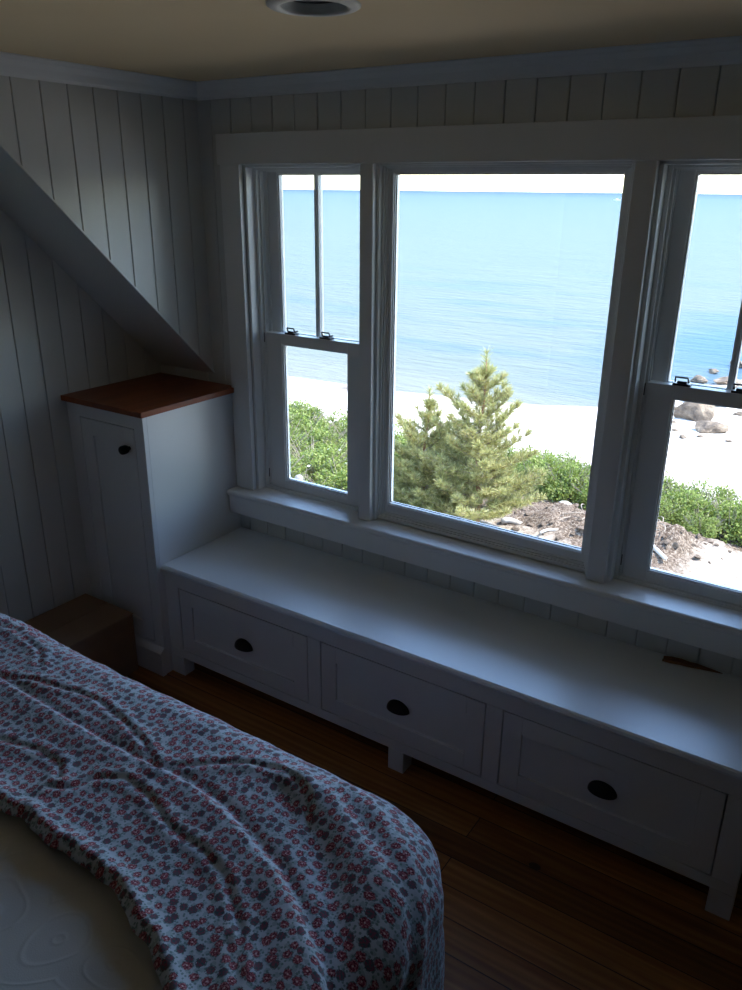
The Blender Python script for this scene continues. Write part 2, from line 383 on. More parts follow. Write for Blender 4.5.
# window wall
OX0, OX1, OZ0, OZ1 = .195, 2.109, .625, 1.842
grooves = [G0+k*W for k in range(-6, 32)]
def us(a, b): return [a]+[g for g in grooves if a+.004 < g < b-.004]+[b]
m = MB(); y0 = .011
m.box(D-.2, OX0, y0, TH, -.1, CEIL+.05); m.box(OX1, XR+.05, y0, TH, -.1, CEIL+.05)
m.box(OX0, OX1, y0, TH, -.1, OZ0); m.box(OX0, OX1, y0, TH, OZ1, CEIL+.05)
UA, UB = G0, G0+22*W
boards(m, 'y', us(UA, UB), lambda u: OZ1, lambda u: CEIL, 0, .012)
boards(m, 'y', us(UA, UB), lambda u: 0, lambda u: OZ0, 0, .012)
boards(m, 'y', us(D, UA), lambda u: 0, lambda u: CEIL, 0, .012)
boards(m, 'y', us(UB, XR), lambda u: 0, lambda u: CEIL, 0, .012)
struct(m.build('wall_back', M['wall']), 'white vertical board wall around the three windows', 'wall')
# dormer cheek (upper left) and the recessed lower wall
H0, W2 = .164, .0928
gl = sorted([-(H0+i*W2) for i in range(-1, 46)])
def ul(a, b): return [a]+[g for g in gl if a+.004 < g < b-.004]+[b]
zs = lambda y: min(SB - y, CEIL)
m = MB(); boards(m, 'x', ul(-SL, 0), lambda u: zs(u)+.010, lambda u: CEIL, 0, .012)
m.prism([(0, SB+.011), (0, CEIL+.1), (-SL, CEIL+.1), (-SL+.011, CEIL)], 0, -.06, -.011)
struct(m.build('wall_left', M['wall']), 'upper white board wall above the sloping roof edge', 'wall')
m = MB(); boards(m, 'x', ul(YR, 0), lambda u: 0, lambda u: zs(u)+.003, D, .012)
m.box(D-.15, D-.011, YR-.05, TH, -.1, CEIL+.1)
struct(m.build('wall_left', M['wall']), 'lower recessed white board wall below the sloping roof edge', 'wall')
# sloped soffit
m = MB()
m.prism([(0, SB), (-SL, CEIL), (-SL, CEIL+.0105), (0, SB+.0105)], 0, D-.05, .0045)
m.prism([(0, SB+.0106), (-SL, CEIL+.0106), (-SL, CEIL+.08), (0, SB+.08)], 0, D-.05, -.0605)
struct(m.build('ceiling', M['wall'], bevel=.003, seg=3), 'sloping white roof soffit running down to the wood topped cabinet', 'ceiling')
# other walls behind the camera
m = MB(); m.box(XR+.001, XR+.15, YR-.05, TH, -.1, CEIL+.1); struct(m.build('wall_right', M['rear']), 'unseen wall at the far end of the bench wall, darkened to cut bounce light', 'wall')
m = MB(); m.box(D-.1, XR+.1, YR-.15, YR-.001, -.1, CEIL+.1); struct(m.build('wall_rear', M['rear']), 'unseen wall opposite the windows, darkened to cut bounce light', 'wall')

# crown moulding
prof = [(0, CEIL), (0, CEIL-.050), (-.006, CEIL-.050), (-.010, CEIL-.042), (-.018, CEIL-.036), (-.034, CEIL-.026), (-.046, CEIL-.012), (-.052, CEIL-.010), (-.060, CEIL-.004), (-.060, CEIL)]
o = MB().prism(prof, 0, .0, XR).build('trim_1', M['trim'], bevel=0); struct(o, 'white crown moulding above the windows', 'moulding')
o = MB().prism([(-a, z) for a, z in prof], 1, -SL-.06, -.001).build('trim_2', M['trim']); struct(o, 'white crown moulding above the upper board wall with the slope', 'moulding')

# ---------------------------------------------------------------- window casings
CT = -.021
ZH0, ZH1 = 1.839, 1.936
o = MB().box(.098, 2.206, CT-.004, 0, ZH0, ZH1).build('trim_3', M['trim'], bevel=.002); struct(o, 'wide flat head casing above all three windows', 'casing')
SZ = .646
def casing(n, x0, x1, label): 
    mm = MB().box(x0, x1, CT, 0, SZ, ZH0); struct(mm.build(n, M['trim'], bevel=.0025), label, 'casing')
casing('trim_4', .107, .195, 'flat side casing beside the wood topped cabinet')
casing('trim_5', .698, .748, 'narrow casing between the cabinet side window and the picture window')
casing('trim_6', 1.548, 1.606, 'narrow casing between the picture window and the window with rocks in view')
casing('trim_7', 2.109, 2.197, 'flat side casing on the far side of the window with rocks in view')
m = MB(); m.prism([(.036, SZ-.024), (-.070, SZ-.024), (-.076, SZ-.019), (-.079, SZ-.011), (-.076, SZ-.003), (-.070, SZ), (.036, SZ)], 0, .1045, 2.200)
struct(m.build('trim_8', M['trim'], bevel=.0015), 'long white window stool under the three windows', 'sill')
m = MB().box(.107, 2.197, -.068, 0, .552, SZ-.024); struct(m.build('trim_9', M['trim'], bevel=.002), 'white apron board under the window stool', 'apron')
# mullion posts behind casings
for i, (a, b, lab) in enumerate(((.698, .748, 'white post in the joint between the first window and the picture window'), (1.548, 1.606, 'white post in the joint between picture window and the window with rocks'))):
    struct(MB().box(a, b, 0.0, .085, SZ-.02, ZH0+.004).build('trim_%d' % (10+i), M['trim']), lab, 'post')

# ---------------------------------------------------------------- windows
def double_hung(n, a, b, label, locks, hide):
    w = empty('window_%d' % n, (a, .05, SZ), label, 'window', kind='structure'); o = (-a, -.05, -SZ)
    z0, z1 = SZ-.012, ZH0+.001
    f = MB()
    f.ring(a, b, z0, z1, .012, .012, .010, .018, 0.0365, TH)      # jambs
    f.box(a, a+.012, .001, .0365, SZ+.001, z1); f.box(b-.012, b, .001, .0365, SZ+.001, z1); f.box(a, b, .001, .0365, z1-.010, z1)
    f.ring(a+.012, b-.012, SZ+.006, z1-.010, .012, .012, .008, .004, .040, .052)
    f.ring(a+.012, b-.012, SZ+.006, z1-.010, .020, .020, .012, .0, .052, .056)
    f.ring(a+.012, b-.012, SZ+.006, z1-.010, .016, .016, .010, 0, .091, .096)
    f.ring(a+.012, b-.012, SZ+.006, z1-.010, .022, .022, .016, .010, .130, TH)
    f.build('window_frame', M['trim'], w, .0012, loc=o)
    lo = MB(); X0, X1 = a+.030, b-.030; gx0, gx1 = a+.1015, b-.1015; zb = SZ+.009
    lo.box(X0, gx0, .056, .090, zb, 1.262); lo.box(gx1, X1, .056, .090, zb, 1.262)
    lo.box(gx0, gx1, .056, .090, zb, .6856); lo.box(gx0, gx1, .056, .090, 1.2251, 1.262)
    for p in (.070,):   # glazing bead
        lo.ring(gx0, gx1, .6856, 1.2251, .005, .005, .005, .005, .062, .084)
    lo.build('lower_sash', M['trim'], w, .0015, loc=o)
    up = MB(); ux0, ux1 = a+.070, b-.070; zt = z1-.022
    up.box(X0-.004, ux0, .097, .129, 1.225, zt+.012); up.box(ux1, X1+.004, .097, .129, 1.225, zt+.012)
    up.box(ux0, ux1, .097, .129, 1.225, 1.258); up.box(ux0, ux1, .097, .129, 1.812, zt+.012)
    up.ring(ux0, ux1, 1.258, 1.812, .005, .005, .005, .004, .102, .124)
    us_ = up.build('upper_sash', M['trim'], w, .0015, loc=o)
    cx = (a+b)/2 - .012
    MB().box(cx-.009, cx+.009, .100, .126, 1.255, 1.815).box(cx-.0045, cx+.0045, .095, .130, 1.255, 1.815).build('muntin', M['trim'], w, .001, loc=o)
    g = MB().box(gx0+.003, gx1-.003, .071, .075, .688, 1.223); p = g.build('pane', M['glass'], w, loc=o)
    g = MB().box(ux0+.003, ux1-.003, .111, .115, 1.260, 1.810); p = g.build('pane', M['glass'], w, loc=o)
    MB().ring(gx0+.004, gx1-.004, .689, 1.222, .003, .003, .003, .003, .0700, .0708).build('gasket', M['gasket'], w, loc=o)
    for lx in locks:
        k = MB().box(lx-.024, lx+.024, .060, .084, 1.262, 1.268)
        k.box(lx-.013, lx+.013, .064, .094, 1.268, 1.275)
        k.tube([(lx-.020, .074, 1.270), (lx-.020, .070, 1.284), (lx+.014, .066, 1.285), (lx+.018, .068, 1.272)], .0032, 6)
        k.build('sash_lock', M['lock'], w, .001, loc=o)
    for zz in (.690, 1.225):
        for xx in (a+.0245, b-.0245):
            MB().box(xx-.002, xx+.002, .050, .0515, zz, zz+.035).build('side_latch', M['lock'], w, loc=o)
    return w
double_hung(1, .195, .698, 'white double hung window beside the wood topped cabinet, leafy bushes below', (.335, .495), 0)
double_hung(3, 1.606, 2.109, 'white double hung window with beach rocks and dug sand in view', (1.726, 1.880), 0)
def picture(a, b):
    w = empty('window_2', (a, .03, SZ), 'large fixed picture window with a young pine behind it', 'window', kind='structure'); o = (-a, -.03, -SZ)
    z0, z1 = SZ, ZH0+.001; f = MB()
    f.ring(a, b, z0-.012, z1, .010, .010, .006, .018, .0365, .092)
    f.box(a, a+.010, .001, .0365, z0+.001, z1); f.box(b-.010, b, .001, .0365, z0+.001, z1); f.box(a+.01, b-.01, .001, .0365, z1-.006, z1)
    f.ring(a+.010, b-.010, z0+.004, z1-.006, .006, .006, .005, .012, .016, .045)
    f.ring(a+.016, b-.016, z0+.006, z1-.011, .006, .006, .005, .014, .024, .060)
    f.ring(a+.022, b-.022, z0+.010, z1-.014, .005, .005, .004, .018, .031, .090)
    f.build('window_frame', M['trim'], w, .0015, loc=o)
    s = MB().ring(a+.026, b-.026, z0+.024, z1-.016, .013, .013, .013, .033, .036, .075)
    s.ring(a+.032, b-.032, z0+.034, z1-.020, .010, .010, .011, .026, .043, .070)
    s.build('fixed_sash', M['trim'], w, .0015, loc=o)
    MB().box(a+.040, b-.040, .052, .056, .708, 1.811).build('pane', M['glass'], w, loc=o)
    MB().ring(a+.0415, b-.0415, .7085, 1.8095, .003, .003, .003, .003, .051, .0518).build('gasket', M['gasket'], w, loc=o)
picture(.748, 1.548)

# ---------------------------------------------------------------- window bench
BT = .46; BF = -.427
bench = empty('window_bench', (1.12, -.22, 0), 'long white built-in window bench with three drawers under the windows', 'bench'); o = (-1.12, .22, 0)
BX0, BX1 = .1030, 2.147
m = MB(); m.prism([(-.001, BT-.024), (-.431, BT-.024), (-.437, BT-.020), (-.440, BT-.012), (-.437, BT-.004), (-.431, BT), (-.001, BT)], 0, BX0, 2.165)
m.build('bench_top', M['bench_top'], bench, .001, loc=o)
DR = [(.170, .774), (.826, 1.4275), (1.479, 2.085)]; DZ0, DZ1 = .1144, .3803
m = MB(); m.box(BX0, BX1, BF, BF+.02, DZ1, BT-.024); m.box(BX0, BX1, BF, BF+.02, .080, DZ0)
for a, b in ((BX0, .170), (.774, .826), (1.4275, 1.479), (2.085, BX1)): m.box(a, b, BF, BF+.02, DZ0, DZ1)
m.box(BX0, BX1, -.011, -.002, .08, BT-.024); m.box(BX0, BX1, BF+.02, -.011, .08, .092)
m.box(BX0, BX0+.015, BF+.02, -.011, .092, BT-.024); m.box(BX1-.018, BX1, BF+.02, -.011, .092, BT-.024)
m.box(.79, .81, BF+.02, -.011, .092, BT-.024); m.box(1.443, 1.463, BF+.02, -.011, .092, BT-.024)
m.build('face_frame', M['cab'], bench, .0012, loc=o)
for a, b in DR:
    m = MB(); g = .0042; A, B, z0, z1 = a+g, b-g, DZ0+g, DZ1-g; st = .058
    m.ring(A, B, z0, z1, st, st, st, st, BF+.0008, BF+.018); m.box(A+st-.002, B-st+.002, BF+.009, BF+.016, z0+st-.002, z1-st+.002)
    m.box(A+.01, B-.01, BF+.018, -.05, z0+.01, z0+.02); m.box(A+.01, A+.02, BF+.018, -.05, z0+.02, z1-.03); m.box(B-.02, B-.01, BF+.018, -.05, z0+.02, z1-.03)
    d = m.build('drawer', M['cab'], bench, .0014, loc=o)
    # cup pull: quarter dome shell, open below
    cx, cz, rw, rh, dp = (a+b)/2 + (.008 if a < .5 else 0), .232, .041, .034, .027
    m = MB(); nu, nv = 20, 8
    for th, sc in ((0, 1.0), (1, .90)):
        for i in range(nv+1):
            p = PI/2*i/nv
            for j in range(nu+1):
                q = PI*j/nu
                m.v.append((cx+rw*sc*math.cos(q)*math.cos(p*.96), BF+.0088-dp*sc*math.sin(p), cz+rh*sc*math.sin(q)*math.cos(p)))
    K = (nv+1)*(nu+1)
    for l in (0, K):
        for i in range(nv):
            for j in range(nu):
                q0 = l+i*(nu+1)+j; m.f.append((q0, q0+1, q0+nu+2, q0+nu+1))
    for i in range(nv):
        for j in (0, nu):
            q0 = i*(nu+1)+j; m.f.append((q0, q0+nu+1, q0+nu+1+K, q0+K))
    hp = m.build('cup_pull', M['dark'], d, 0, True, loc=(0, 0, 0)); hp['label'] = 'dark bronze cup pull'
m_leg = [(BX0, .170, BF-.0005, BF+.05), (1.098, 1.155, BF-.0005, BF+.055), (2.086, BX1, BF-.0005, BF+.06), (BX0, .160, -.07, -.01), (1.098, 1.155, -.07, -.01), (2.086, BX1, -.07, -.01)]
for a, b, c, d in m_leg: MB().box(a, b, c, d, 0, .0797).build('leg', M['cab'], bench, .001, loc=o)
# cleat and shadowed wall foot behind the bench is simply the board wall

# ---------------------------------------------------------------- corner cabinet
cab = empty('corner_cabinet', (-.1, -.23, 0), 'tall narrow white cabinet with a reddish wood top in the corner', 'cabinet'); o = (.1, .23, 0)
CX0, CX1, CY = D+.002, .1015, -.460; CT0, CT1 = 1.031, 1.0515
dx0, dx1, dz0, dz1 = -.240, .054, .128, .979
m = MB(); m.box(CX1-.018, CX1, CY+.018, -.001, 0, CT0); m.box(CX0, CX0+.018, CY+.018, -.001, 0, CT0); m.box(CX0+.018, CX1-.018, -.02, -.001, 0, CT0)
m.box(CX0, dx0, CY, CY+.018, 0, CT0); m.box(dx1, CX1, CY, CY+.018, 0, CT0); m.box(dx0, dx1, CY, CY+.018, dz1, CT0); m.box(dx0, dx1, CY, CY+.018, 0, dz0)
m.box(CX0+.018, CX1-.018, CY+.02, -.02, .10, .115)
m.build('carcass', M['cab'], cab, .0012, loc=o)
m = MB(); g = .0040; A, B, z0, z1 = dx0+g, dx1-g, dz0+g, dz1-g
m.ring(A, B, z0, z1, .060, .056, .060, .07, CY+.0006, CY+.018); m.box(A+.058, B-.054, CY+.009, CY+.016, z0+.068, z1-.058)
door = m.build('door', M['cab'], cab, .0014, loc=o)
kx, kz = .020, .903
kn = lathe([(.0075, 0), (.0080, -.008), (.0140, -.013), (.0160, -.020), (.0160, -.034), (.0140, -.039)], 24, 'y', (kx, CY+.001, kz)).build('knob', M['dark'], door, .0012, False)
kn['label'] = 'dark bronze round knob'
for p in kn.data.polygons: p.use_smooth = True
wt = MB().prism([(CX0, -.001), (CX0, CY-.022), (CX1+.022, CY-.022), (CX1+.022, -.024), (.106, -.024), (.106, -.001)], 2, CT0+.0004, CT1).build('cabinet_top', M['cherry'], cab, .002, loc=o)
wt['label'] = 'reddish brown stained wood top'
m = MB(); PY = CY-.020
m.box(CX0, CX1+.004, PY, CY-.0004, 0, .092); m.prism([(CY-.0004, .092), (PY, .092), (PY-.002, .098), (PY+.004, .106), (CY-.006, .112), (CY-.0004, .118)], 0, CX0, CX1+.004)
m.build('plinth', M['cab'], cab, .0012, loc=o)

# ---------------------------------------------------------------- cardboard box
bx = empty('cardboard_box', (-.15, -.72, 0), 'closed brown cardboard box on the floor between cabinet and bed', 'box')
m = MB().box(-.138, .138, -.222, .222, .001, .246); m.build('carton', M['card'], bx, .003)
for s in (0, 1):
    MB().prism([(-.140, .2475+.001*s), (-.002, .2485) , (-.002, .2515), (-.140, .2505)] if s == 0 else [(.002, .2485), (.140, .2475), (.140, .2505), (.002, .2515)], 1, -.223, .223).build('flap', M['card'], bx, .001)

# ---------------------------------------------------------------- recessed downlight
dl = empty('recessed_downlight', (LX, LY, CEIL), 'round white recessed ceiling downlight, switched off', 'light')
m = lathe([(.092, -.0005), (.092, -.003), (.086, -.0065), (.074, -.008), (.066, -.0065), (.0655, .001)], 48); m.f = m.f[:-2]
m.build('trim_ring', M['ring'], dl, 0, True)
m = lathe([(.0650, -.004), (.0625, .010), (.0605, .012), (.0590, .020), (.0570, .022), (.0550, .030), (.0530, .032), (.0500, .040)], 48); m.f = m.f[:-2]
m.build('baffle', M['reflector'], dl, 0, True)
lathe([(.0480, .036), (.043, .022), (.030, .012), (.012, .008), (.001, .0075)], 32).build('bulb_lens', M['bulb'], dl, 0, True)
lathe([(.066, .012), (.068, .075), (.068, .085), (.001, .086)], 32).build('housing', M['gasket'], dl)

# ---------------------------------------------------------------- splinter of wood on bench
m = MB(); pts = []
secs = [(1.812, -.034, .0105, .006), (1.835, -.031, .0125, .008), (1.862, -.0275, .0095, .0095), (1.884, -.0245, .0105, .006), (1.905, -.022, .0075, .0075), (1.930, -.0185, .005, .005), (1.955, -.0155, .0035, .003), (1.975, -.013, .001, .001)]
for x, y, w_, h_ in secs:
    m.v += [(x, y-w_, BT+.0008), (x+.002, y+w_*.8, BT+.0008), (x-.001, y+w_*.9, BT+.001+h_*1.3), (x+.001, y-.001, BT+.001+h_*.8), (x, y-w_*.8, BT+.001+h_)]
for k in range(len(secs)-1):
    for j in range(5): j2 = (j+1) % 5; m.f.append((k*5+j, k*5+j2, k*5+5+j2, k*5+5+j))
m.f += [(4, 3, 2, 1, 0), tuple(len(m.v)-5+j for j in range(5))]
tag(m.build('wood_splinter', M['splinter']), 'torn brown wood splinter lying on the bench against the wall', 'wood scrap')

# ---------------------------------------------------------------- bed
XF, YS, YL, XH = 1.708, -1.10, -2.62, -.27; ZT = .60; RC, RB = .20, .085
bed = empty('bed', (.7, -1.86, 0), 'bed with mattress hidden under the floral quilt and cream coverlet', 'bed'); o = (-.7, 1.86, 0)
MB().box(XH, XF-.05, YL+.05, YS-.05, .33, ZT-.035).build('mattress', M['mattress'], bed, .07, loc=o, seg=5)
MB().box(XH, XF-.05, YL+.05, YS-.05, .17, .328).build('box_spring', M['mattress'], bed, .02, loc=o)
for x, y in ((XH+.1, YL+.15), (XH+.1, YS-.15), (XF-.2, YL+.15), (XF-.2, YS-.15)):
    lathe([(.022, 0), (.03, .16), (.03, .1695)], 16, 'z', (x, y, 0)).build('leg', M['dark'], bed, loc=o)
def drape(s, t, inset=0.0, flare=.05, waves=1.0):
    """(s, t) arc-length coordinates on the cover -> point, draped over the mattress edges"""
    xf, ys, yl = XF-inset, YS-inset, YL+inset
    dx = max(s-(xf-RC), 0.); dy = t-(ys-RC) if t > ys-RC else (t-(yl+RC) if t < yl+RC else 0.)
    q = math.hypot(dx, dy); cx, cy = min(s, xf-RC), min(max(t, yl+RC), ys-RC)
    if q < 1e-6: return (s, t, ZT-inset), 0., 0., (0., 0.)
    nx, ny = dx/q, dy/q; lim = RC-RB; arc = RB*PI/2
    if q <= lim: out, drop = q, 0.
    elif q <= lim+arc: th = (q-lim)/RB; out, drop = lim+RB*math.sin(th), RB*(1-math.cos(th))
    else: rest = q-lim-arc; out, drop = RC, RB+rest
    hang = max(0., drop-RB*.4)
    out += hang*flare
    if waves:
        per = (t*1.0 if dx > 0 and dy == 0 else (s if dx == 0 else (YS-RC)+RC*math.atan2(dy, dx)*1.1))
        a = min(1., hang/.30)*.020*waves
        out += a*(math.sin(per*23+.6)+.6*math.sin(per*41+1.3)+.2)
    return (cx+nx*out, cy+ny*out, ZT-inset-drop), q, drop, (nx, ny)
# seams and fold crests of the quilt, as plan polylines
crest = [(-.3, -1.33), (.534, -1.339), (.66, -1.343), (.799, -1.349), (.922, -1.351), (1.056, -1.35), (1.13, -1.341), (1.203, -1.341), (1.301, -1.358), (1.392, -1.388), (1.464, -1.41), (1.558, -1.462), (1.633, -1.512), (1.72, -1.59), (1.9, -1.75)]
crest2 = [(1.35, -1.19), (1.406, -1.198), (1.447, -1.208), (1.535, -1.257), (1.627, -1.306), (1.675, -1.341), (1.73, -1.40), (1.80, -1.46), (2.1, -1.62)]
crest4 = [(1.446, -1.159), (1.504, -1.171), (1.574, -1.205), (1.644, -1.247), (1.712, -1.308), (1.778, -1.343), (2.1, -1.5)]
valley = [(1.36, -1.24), (1.44, -1.275), (1.52, -1.33), (1.581, -1.38), (1.634, -1.446), (1.70, -1.52), (1.8, -1.62), (2.1, -1.85)]
seamA = [(.30, -1.34), (.503, -1.321), (.576, -1.287), (.711, -1.257), (.794, -1.249), (.906, -1.269), (1.001, -1.294), (1.091, -1.339)]
seamB = [(1.12, -1.30), (1.164, -1.262), (1.199, -1.235), (1.24, -1.212), (1.318, -1.195), (1.389, -1.219), (1.431, -1.257), (1.454, -1.289)]
seamC = [(.10, -1.22), (.20, -1.18), (.35, -1.17), (.48, -1.19), (.55, -1.24)]
seamD = [(.95, -1.50), (.992, -1.471), (1.005, -1.43), (1.058, -1.398), (1.14, -1.405), (1.233, -1.439), (1.317, -1.442), (1.403, -1.467), (1.495, -1.529), (1.56, -1.60)]
seamE = [(.60, -1.50), (.70, -1.47), (.768, -1.455), (.822, -1.440), (.902, -1.441), (.94, -1.47)]
seamF = [(1.50, -1.56), (1.55, -1.60), (1.60, -1.68), (1.62, -1.78)]
def pdist(P, line):
    """distance of points (n,2) to a polyline and the side (sign)"""
    best = np.full(len(P), 1e9); side = np.zeros(len(P))
    L_ = np.array(line)
    for a, b in zip(L_[:-1], L_[1:]):
        d = b-a; tt = np.clip(((P-a)@d)/(d@d), 0, 1); q = a+tt[:, None]*d; r = P-q; dd = np.hypot(r[:, 0], r[:, 1])
        sg = np.sign(d[0]*r[:, 1]-d[1]*r[:, 0]); k = dd < best; best[k] = dd[k]; side[k] = sg[k]
    return best, side
def vnoise(P, f, seed):
    r = np.random.default_rng(seed); out = np.zeros(len(P))
    for _ in range(10):
        a = r.uniform(0, 2*PI); k = f*r.uniform(.6, 1.5); out += np.sin(P[:, 0]*k*math.cos(a)+P[:, 1]*k*math.sin(a)+r.uniform(0, 6.28))
    return out/10**.5
def cloth(name, mat, s0, s1, tlo, thi, ds, nt_, inset, waves, disp, thick, flare=.05):
    S = np.arange(s0, s1+ds/2, ds); V = []; UV = []; NR = []
    for s in S:
        a, b = tlo(s), thi(s)
        for j in range(nt_+1):
            t = a+(b-a)*j/nt_; p, q, dr, n = drape(s, t, inset, flare, waves); V.append(p); UV.append((s, t))
    V = np.array(V); UV = np.array(UV); ns = len(S); m_ = nt_+1
    G = V.reshape(ns, m_, 3); du = np.gradient(G, axis=0); dv = np.gradient(G, axis=1); nn = np.cross(du, dv); nn /= np.linalg.norm(nn, axis=2, keepdims=True)+1e-9
    V = (G+nn*disp(UV).reshape(ns, m_, 1)).reshape(-1, 3)
    F_ = [(i*m_+j, (i+1)*m_+j, (i+1)*m_+j+1, i*m_+j+1) for i in range(ns-1) for j in range(nt_)]
    me = bpy.data.meshes.new(name); me.from_pydata(V.tolist(), [], F_); uv = me.uv_layers.new(name='UVMap')
    li = np.zeros(len(me.loops), dtype=np.int32); me.loops.foreach_get('vertex_index', li); uv.data.foreach_set('uv', UV[li].ravel())
    me.materials.append(mat); me.shade_smooth(); ob = bpy.data.objects.new(name, me); C.objects.link(ob)
    if thick:
        md = ob.modifiers.new('Solidify', 'SOLIDIFY'); md.thickness = thick; md.offset = -1
    return ob
def quilt_edge(s):
    base = np.interp(s, [-.3, .55, .912, .969, 1.046, 1.129, 1.2, 1.275, 1.332, 1.4, 1.466, 1.6, 1.75, 2.0], [-1.60, -1.59, -1.587, -1.583, -1.589, -1.591, -1.587, -1.60, -1.62, -1.642, -1.671, -1.76, -1.9, -2.15])
    return float(base + .003*math.sin(s*46)+.002*math.sin(s*91+1))
def qdisp(P):
    h = .0011*vnoise(P, 60, 3)+.0016*vnoise(P, 16, 5)+.0004*vnoise(P, 150, 9)
    def ridge(line, hgt, w1, w2):
        d, s = pdist(P, line); w_ = np.where(s > 0, w1, w2); return hgt*np.exp(-(d/w_)**2)
    h += ridge(crest, .013, .012, .06)+ridge(crest2, .015, .022, .05)+ridge(crest4, .010, .018, .03)
    h -= ridge(valley, .014, .03, .03)
    d, s = pdist(P, crest); h -= .007*np.exp(-((d-.022)/.012)**2)*(s > 0)
    for l in (seamA, seamB, seamC, seamD, seamE, seamF):
        d, s = pdist(P, l); h += .0045*np.exp(-((d-.014)/.013)**2)-.0035*np.exp(-(d/.006)**2)
    # gathered crinkle at the upper end of the far edge
    k = np.exp(-((P[:, 0]-.25)/.22)**2)*np.exp(-((P[:, 1]+1.12)/.07)**2)
    h += k*(.006+.005*np.sin(P[:, 0]*170))
    # rolled hem against the coverlet
    ed = np.array([quilt_edge(s) for s in P[:, 0]]); h += .012*np.exp(-((P[:, 1]-ed-.02)/.022)**2) + .010*(1-np.exp(-((P[:, 1]-ed)/.012)**2))
    return h + .006
q = cloth('floral_quilt', M['quilt'], XH, XF+.52, quilt_edge, lambda s: YS+.40, .0075, 150, 0.0, 1.0, qdisp, .014)
tag(q, 'red and white floral quilt folded back over the bed', 'quilt')
cv = cloth('cream_coverlet', M['coverlet'], XH, XF+.28, lambda s: YL-.20, lambda s: YS+.16, .022, 90, .016, .2, lambda P: .0022*vnoise(P, 25, 4)+.002*vnoise(P, 60, 8), .006, .0)
tag(cv, 'plain cream coverlet with raised scroll pattern, under the floral quilt', 'coverlet')

# ---------------------------------------------------------------- outdoors: ground, sea
def gz(x, y):
    x = np.asarray(x, float); y = np.asarray(y, float)
    sh = np.interp(x, [-60, -23.7, -17.3, -10.6, -7.9, -6.3, -4.5, 0, 30], [26, 29.0, 29.4, 30.9, 32.3, 36.0, 41.5, 44, 46])
    near = -3.08-.13*np.clip(y-7.5, 0, 5.5)
    tt = np.clip((y-12.7)/4.5, 0, 1); bl = tt*tt*(3-2*tt)
    beach = np.where(y < sh, -7.02+.030*(sh-y), -7.02-.07*(y-sh))
    beach = np.maximum(np.minimum(beach, -6.3), -9.5)
    z = near*(1-bl)+beach*bl
    P = np.stack([x.ravel(), y.ravel()], 1)
    rough = (.05*vnoise(P, 1.6, 31)+.035*vnoise(P, 5, 32)+.02*vnoise(P, 13, 33)).reshape(x.shape)
    mound = .34*np.exp(-(((x+.35)/1.0)**2+((y-9.2)/1.0)**2))+.26*np.exp(-(((x+1.75)/.55)**2+((y-9.4)/.7)**2))
    crag = np.abs(vnoise(P, 9, 35)).reshape(x.shape)*.10+np.abs(vnoise(P, 21, 36)).reshape(x.shape)*.05
    nearw = np.clip((14-y)/3, .25, 1)*np.clip((26-y)/6, .06, 1)
    return z+rough*nearw+mound*(1+crag)+crag*np.exp(-(((x+.6)/1.9)**2+((y-9.3)/1.1)**2))
def litter(x, y):
    return np.clip(1.2*np.exp(-(((x+.40)/.85)**2+((y-8.8)/1.35)**2))+1.1*np.exp(-(((x+2.0)/.9)**2+((y-9.4)/1.0)**2))+.9*np.exp(-((y-11.4)/1.3)**2)*(x < 8)+1.0*(x < -3.2)*(y < 12.5), 0, 1)
def dug(x, y): return np.clip((13.2-y)/1.5, 0, 1)
def wet(x, y):
    sh = np.interp(x, [-60, -23.7, -17.3, -10.6, -7.9, -6.3, -4.5, 0, 30], [26, 29.0, 29.4, 30.9, 32.3, 36.0, 41.5, 44, 46])
    n = vnoise(np.stack([x.ravel(), y.ravel()], 1), 2.2, 41).reshape(x.shape)
    lw = np.clip((-10-x)/6, 0, 1)
    return np.clip(1.25-(np.abs(y-sh+1.35)/.9), 0, 1)*(.10+.9*lw)*np.clip(.6+.5*n, 0, 1) 
def terrain():
    xs = np.concatenate([np.linspace(-70, -12, 60), np.linspace(-11.8, 5, 190), np.linspace(5.4, 40, 36)])
    ys = np.concatenate([np.linspace(.16, 6, 24), np.linspace(6.1, 13, 110), np.linspace(13.2, 48, 150), np.linspace(49, 75, 12)])
    X, Y = np.meshgrid(xs, ys, indexing='ij'); Z = gz(X, Y); n1, n2 = X.shape
    me = bpy.data.meshes.new('beach_sand'); V = np.stack([X, Y, Z], -1).reshape(-1, 3)
    me.from_pydata(V.tolist(), [], [(i*n2+j, (i+1)*n2+j, (i+1)*n2+j+1, i*n2+j+1) for i in range(n1-1) for j in range(n2-1)])
    for nm, fn in (('litter', litter), ('wet', wet), ('dug', dug)):
        a = me.attributes.new(nm, 'FLOAT', 'POINT'); a.data.foreach_set('value', fn(X, Y).ravel().astype(np.float32))
    me.materials.append(M['sand']); me.shade_smooth(); ob = bpy.data.objects.new('beach_ground', me); C.objects.link(ob); return ob
struct(terrain(), 'pale sand ground of the dune and beach below the windows', 'ground')
me = bpy.data.meshes.new('sea'); me.from_pydata([(-12000, 27, -7), (12000, 27, -7), (12000, 14000, -7), (-12000, 14000, -7)], [], [(0, 1, 2, 3)]); me.materials.append(M['sea'])
sea = bpy.data.objects.new('sea', me); C.objects.link(sea); struct(sea, 'calm blue sea reaching to the horizon', 'sea')

